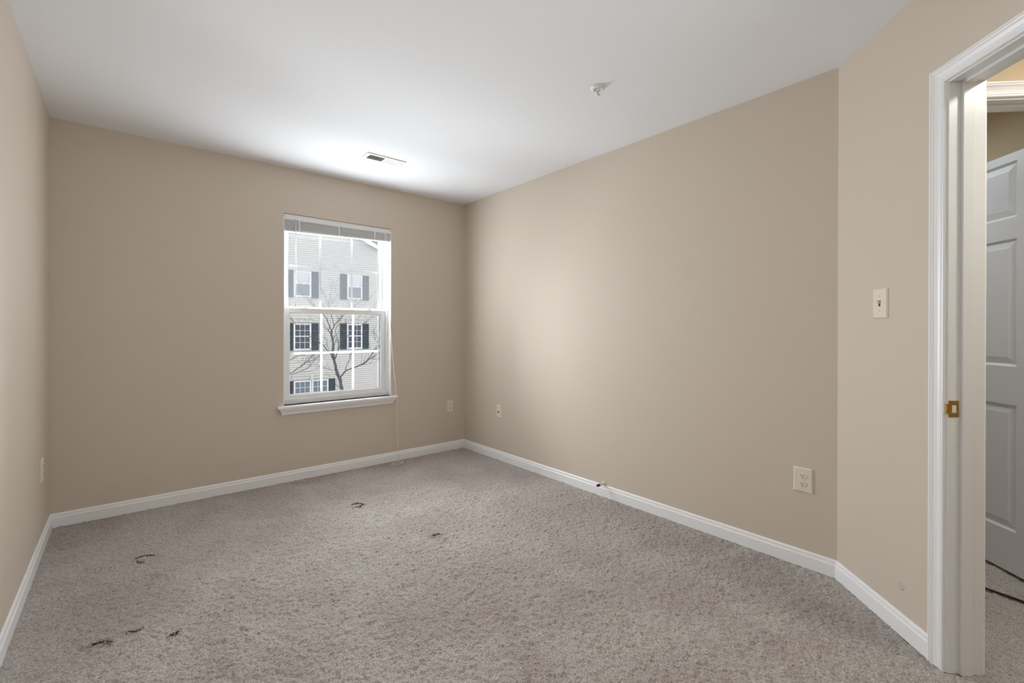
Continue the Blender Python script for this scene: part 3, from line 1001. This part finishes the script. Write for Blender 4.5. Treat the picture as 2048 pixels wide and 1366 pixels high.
# body behind the siding (depth of the house) and roof planes
m = MB().prism([(hx(HX0), hz(GZ)), (hx(HX1), hz(GZ)), (hx(HX1), hz(roof_at(HX1) - 0.03)), (hx(APX), hz(APZ - 0.03)), (hx(HX0), hz(roof_at(HX0) - 0.03))], 'y', 0.05, 9.0)
m.build('house_body', 'house_trim', hs)
for sg in (-1, 1):
    m = MB()
    xe = APX + sg * (HX1 - APX + 0.25 if sg > 0 else APX - HX0 + 0.25)
    pts = [(hx(APX), -0.25, hz(APZ + 0.02)), (hx(xe), -0.25, hz(roof_at(xe) + 0.02)), (hx(xe), 9.2, hz(roof_at(xe) + 0.02)), (hx(APX), 9.2, hz(APZ + 0.02))]
    pts += [(a, b, c + 0.10) for a, b, c in pts]
    m.poly(pts, [(0, 1, 2, 3), (4, 5, 6, 7), (0, 1, 5, 4), (1, 2, 6, 5), (2, 3, 7, 6), (3, 0, 4, 7)])
    m.build('roof_plane', 'roof_shingle', hs)
    m = MB()
    pts = [(hx(APX), -0.27, hz(APZ - 0.10)), (hx(xe), -0.27, hz(roof_at(xe) - 0.10)), (hx(xe), -0.27, hz(roof_at(xe) + 0.13)), (hx(APX), -0.27, hz(APZ + 0.13))]
    pts += [(a, -0.23, c) for a, b, c in pts]
    m.poly(pts, [(0, 1, 2, 3), (4, 5, 6, 7), (0, 1, 5, 4), (1, 2, 6, 5), (2, 3, 7, 6), (3, 0, 4, 7)])
    m.build('rake_board', 'house_trim', hs)
MB().box(hx(HX1 - 0.08), hx(HX1 + 0.02), -0.03, 0.1, hz(GZ), hz(roof_at(HX1) - 0.05)).build('corner_board', 'house_trim', hs)


def house_window(x0, x1, z0, z1, style):
    fw = 0.075
    m = MB()
    m.box(hx(x0), hx(x0 + fw), -0.06, 0, hz(z0), hz(z1)).box(hx(x1 - fw), hx(x1), -0.06, 0, hz(z0), hz(z1))
    m.box(hx(x0 + fw), hx(x1 - fw), -0.06, 0, hz(z1 - fw), hz(z1)).box(hx(x0 + fw), hx(x1 - fw), -0.075, 0, hz(z0), hz(z0 + fw))
    zm = (z0 + z1) / 2 + 0.02
    m.box(hx(x0 + fw), hx(x1 - fw), -0.05, 0, hz(zm - 0.025), hz(zm + 0.025))
    if style != 'plain':
        nx = 3
        for i in range(1, nx):
            xm = x0 + fw + (x1 - x0 - 2 * fw) * i / nx
            m.box(hx(xm - 0.010), hx(xm + 0.010), -0.045, 0, hz(z0 + fw), hz(z1 - fw))
        for za, zb in ((z0 + fw, zm), (zm, z1 - fw)):
            m.box(hx(x0 + fw), hx(x1 - fw), -0.045, 0, hz((za + zb) / 2 - 0.010), hz((za + zb) / 2 + 0.010))
    w_ = m.build('house_window', 'house_trim', hs)
    up, lo = {'plain': ('house_blind', 'house_glass_mid'), 'dark': ('house_glass_dark', 'house_glass_dark'), 'blue': ('house_glass_mid', 'house_glass_mid')}[style]
    MB().box(hx(x0 + fw), hx(x1 - fw), -0.034, -0.028, hz(zm), hz(z1 - fw)).build('pane', up, w_)
    MB().box(hx(x0 + fw), hx(x1 - fw), -0.034, -0.028, hz(z0 + fw), hz(zm)).build('pane', lo, w_)


def shutter(x0, x1, z0, z1):
    m = MB()
    fw = 0.045
    m.box(hx(x0), hx(x0 + fw), -0.06, -0.02, hz(z0), hz(z1)).box(hx(x1 - fw), hx(x1), -0.06, -0.02, hz(z0), hz(z1))
    for a, b in ((z0, z0 + 0.07), (z1 - 0.07, z1), ((z0 + z1) / 2 - 0.03, (z0 + z1) / 2 + 0.03)):
        m.box(hx(x0 + fw), hx(x1 - fw), -0.058, -0.02, hz(a), hz(b))
    for a, b in ((z0 + 0.07, (z0 + z1) / 2 - 0.03), ((z0 + z1) / 2 + 0.03, z1 - 0.07)):
        n = 11
        for i in range(n):
            zz = a + (b - a) * i / n
            hgt = (b - a) / n
            m.poly([(hx(x0 + fw), -0.052, hz(zz)), (hx(x1 - fw), -0.052, hz(zz)), (hx(x1 - fw), -0.030, hz(zz + hgt)), (hx(x0 + fw), -0.030, hz(zz + hgt)),
                    (hx(x0 + fw), -0.030, hz(zz)), (hx(x1 - fw), -0.030, hz(zz))], [(0, 1, 2, 3), (4, 5, 1, 0)])
    m.build('shutter', 'teal_shutter', hs)


def lintel(x0, x1, z0, z1, key=False):
    m = MB()
    m.box(hx(x0), hx(x1), -0.10, 0, hz(z0), hz(z1 - 0.06)).box(hx(x0 - 0.04), hx(x1 + 0.04), -0.16, 0, hz(z1 - 0.06), hz(z1))
    if key:
        xm = (x0 + x1) / 2
        m.prism([(hx(xm - 0.06), hz(z0 - 0.05)), (hx(xm + 0.06), hz(z0 - 0.05)), (hx(xm + 0.10), hz(z1 + 0.02)), (hx(xm - 0.10), hz(z1 + 0.02))], 'y', -0.19, 0)
    m.build('lintel', 'house_stone_trim', hs)


for x0 in (5.97, 8.62):
    shutter(x0, x0 + 0.34, 2.77, 4.125)
    shutter(x0 + 1.215, x0 + 1.555, 2.77, 4.125)
    house_window(x0 + 0.37, x0 + 1.19, 2.81, 4.10, 'plain')
    shutter(x0, x0 + 0.34, 0.135, 1.50)
    shutter(x0 + 1.215, x0 + 1.555, 0.135, 1.50)
    house_window(x0 + 0.36, x0 + 1.195, 0.15, 1.49, 'dark')
    lintel(x0 + 0.33, x0 + 1.24, 1.53, 1.79)
house_window(6.34, 7.17, -2.70, -1.37, 'blue')
house_window(7.20, 8.02, -2.70, -1.37, 'blue')
shutter(5.98, 6.315, -2.72, -1.37)
shutter(8.035, 8.365, -2.72, -1.37)
lintel(6.28, 8.08, -1.31, -1.07, True)

nb = thing('neighbouring_house', 'grey-blue next house, a thin strip at the right edge of the window', 'house', (14.5, HY + 1.6, GZ))
m = MB().box(-3.45, 5.0, 0, 8, 0, 8.2)
m.build('wall', 'house_siding_shaded', nb)
m = MB().prism([(-0.3, 8.2), (4.0, 10.8), (8.3, 8.2)], 'x', -3.45, 5.1)
m.build('roof', 'roof_shingle', nb)

# trees
TY = 12.845
random.seed(21)


class Tree:
    def __init__(self, name, label, loc, ty=TY):
        self.ty = ty
        self.o = thing(name, label, 'tree', loc)
        self.l = Vector(loc)
        self.tw = MB()

    def limb(self, name, pts, r0, r1, depth=2, twigs=6, dy=0.0):
        P = [Vector((x, self.ty + y, z)) - self.l for x, y, z in pts]
        P = smooth_path(P, 4)
        n = len(P)
        P = [q + Vector((random.uniform(-1, 1), random.uniform(-1, 1), random.uniform(-1, 1))) * 0.012 if 0 < i < n - 1 else q for i, q in enumerate(P)]
        rs = [0.75 * (r0 + (r1 - r0) * i / (n - 1)) for i in range(n)]
        MB().tube(P, rs, 8).build(name, 'bark', self.o)
        for k in range(twigs):
            i = int(n * (0.25 + 0.75 * (k + random.random()) / twigs))
            i = min(max(i, 1), n - 1)
            d = (P[i] - P[i - 1]).normalized()
            self.twig(P[i], d, random.uniform(0.35, 0.75), max(0.0035, rs[i] * 0.45), depth)

    def twig(self, p, d, length, r, depth):
        d = (d + Vector((random.uniform(-0.9, 0.9), random.uniform(-0.6, 0.6), random.uniform(-0.35, 0.75)))).normalized()
        pts = [p]
        steps = 5
        for s_ in range(steps):
            d = (d + Vector((random.uniform(-0.25, 0.25), random.uniform(-0.2, 0.2), random.uniform(-0.12, 0.22)))).normalized()
            pts.append(pts[-1] + d * length / steps)
        self.tw.tube(pts, [r * (1 - 0.75 * i / steps) for i in range(steps + 1)], 5)
        if depth > 0:
            for k in range(random.choice((2, 3))):
                i = random.randint(1, steps)
                self.twig(pts[i], d, length * random.uniform(0.45, 0.75), max(0.0025, r * 0.55), depth - 1)

    def done(self):
        t_ = self.tw.build('twigs', 'bark', self.o)
        t_['kind'] = 'stuff'


tr = Tree('bare_tree', 'leafless tree with a forked grey trunk in front of the house opposite', (4.95, TY, GZ))
tr.limb('trunk', [(4.95, 0, GZ), (4.86, 0, -2.2), (4.70, 0, -1.0), (4.61, 0, -0.5), (4.55, 0, -0.2), (4.46, 0, 0.05), (4.40, 0, 0.3), (4.36, 0, 0.52), (4.36, 0, 0.79), (4.32, 0, 1.03), (4.33, 0, 1.15)], 0.075, 0.028, 1, 5)
tr.limb('branch', [(4.55, 0, -0.18), (4.68, -0.05, 0.02), (4.88, -0.1, 0.11), (5.19, -0.12, 0.22), (5.34, -0.15, 0.39), (5.47, -0.15, 0.54), (5.65, -0.2, 0.75)], 0.030, 0.010, 2, 8)
tr.limb('branch', [(5.34, -0.15, 0.37), (5.48, -0.15, 0.33), (5.70, -0.1, 0.32)], 0.011, 0.005, 1, 3)
tr.limb('branch', [(4.69, -0.05, 0.06), (4.80, 0.1, 0.20), (4.87, 0.15, 0.31), (4.93, 0.2, 0.48), (5.05, 0.2, 0.70)], 0.014, 0.006, 2, 5)
tr.limb('branch', [(4.37, 0, 0.46), (4.23, 0.05, 0.61), (4.11, 0.08, 0.77), (4.02, 0.1, 0.83), (3.85, 0.1, 0.93), (3.70, 0.1, 1.07), (3.45, 0.1, 1.30), (3.25, 0.1, 1.54)], 0.020, 0.006, 2, 8)
tr.limb('branch', [(4.33, 0, 1.15), (4.25, -0.05, 1.28), (4.17, -0.1, 1.42), (4.09, -0.1, 1.56), (3.92, -0.1, 1.75), (3.78, -0.1, 1.85), (3.55, -0.1, 2.08)], 0.018, 0.004, 2, 7)
tr.limb('branch', [(4.33, 0, 1.14), (4.41, 0.05, 1.29), (4.54, 0.08, 1.43), (4.68, 0.1, 1.60), (4.80, 0.1, 1.75), (5.00, 0.1, 1.86), (5.22, 0.1, 2.02)], 0.020, 0.004, 2, 7)
tr.limb('branch', [(4.40, 0.03, 1.28), (4.36, 0.0, 1.44), (4.29, -0.05, 1.62), (4.27, -0.05, 1.82), (4.36, -0.05, 2.02), (4.55, -0.05, 2.20)], 0.013, 0.004, 2, 6)
tr.limb('branch', [(4.27, -0.05, 1.80), (4.16, -0.1, 1.98), (4.05, -0.1, 2.16)], 0.008, 0.003, 1, 3)
tr.limb('branch', [(4.40, 0, 0.33), (4.49, 0.1, 0.49), (4.57, 0.15, 0.66), (4.55, 0.2, 0.90), (4.49, 0.2, 1.17), (4.60, 0.2, 1.32), (4.80, 0.2, 1.40)], 0.016, 0.005, 2, 7)
tr.limb('branch', [(4.56, 0.15, 0.80), (4.76, 0.1, 0.98), (4.95, 0.1, 1.12), (5.19, 0.05, 1.30), (5.40, 0.05, 1.45), (5.60, 0.05, 1.62)], 0.013, 0.004, 2, 7)
tr.limb('branch', [(4.46, 0, 0.04), (4.30, -0.1, 0.09), (4.13, -0.15, 0.12), (3.95, -0.2, 0.20), (3.80, -0.2, 0.28)], 0.008, 0.003, 1, 4)
tr.limb('branch', [(5.45, -0.15, 0.55), (5.62, -0.1, 0.74), (5.55, -0.1, 0.88), (5.42, -0.1, 1.03)], 0.011, 0.004, 2, 5)
tr.limb('branch', [(4.60, 0, -0.48), (4.48, 0.1, -0.36), (4.38, 0.1, -0.25)], 0.014, 0.006, 1, 3)
tr.done()
SY = 10.2
KS = SY / TY


def sp(*pts):
    return [(x * KS, y, 1.183 + (z - 1.183) * KS) for x, y, z in pts]


t2 = Tree('bare_sapling', 'smaller leafless tree whose thin branches enter the left side of the window view', (2.15, SY, GZ), SY)
t2.limb('trunk', [(2.15, 0, GZ), (2.18, 0, -1.8)] + sp((2.86, 0, -0.6), (2.90, 0, 0.1), (2.88, 0, 0.8)), 0.042, 0.013, 1, 4)
t2.limb('branch', sp((2.86, 0, -0.35), (3.05, 0, -0.10), (3.26, 0, 0.03), (3.50, 0, 0.18), (3.70, 0, 0.36), (3.80, 0, 0.45)), 0.017, 0.004, 2, 6)
t2.limb('branch', sp((3.20, 0, 0.00), (3.37, 0.05, 0.02), (3.63, 0.05, 0.12), (3.83, 0.05, 0.25), (3.90, 0.05, 0.44)), 0.010, 0.004, 2, 6)
t2.limb('branch', sp((2.90, 0, 0.1), (3.10, -0.05, 0.30), (3.30, -0.05, 0.42), (3.50, -0.05, 0.50)), 0.011, 0.004, 1, 5)
t2.done()
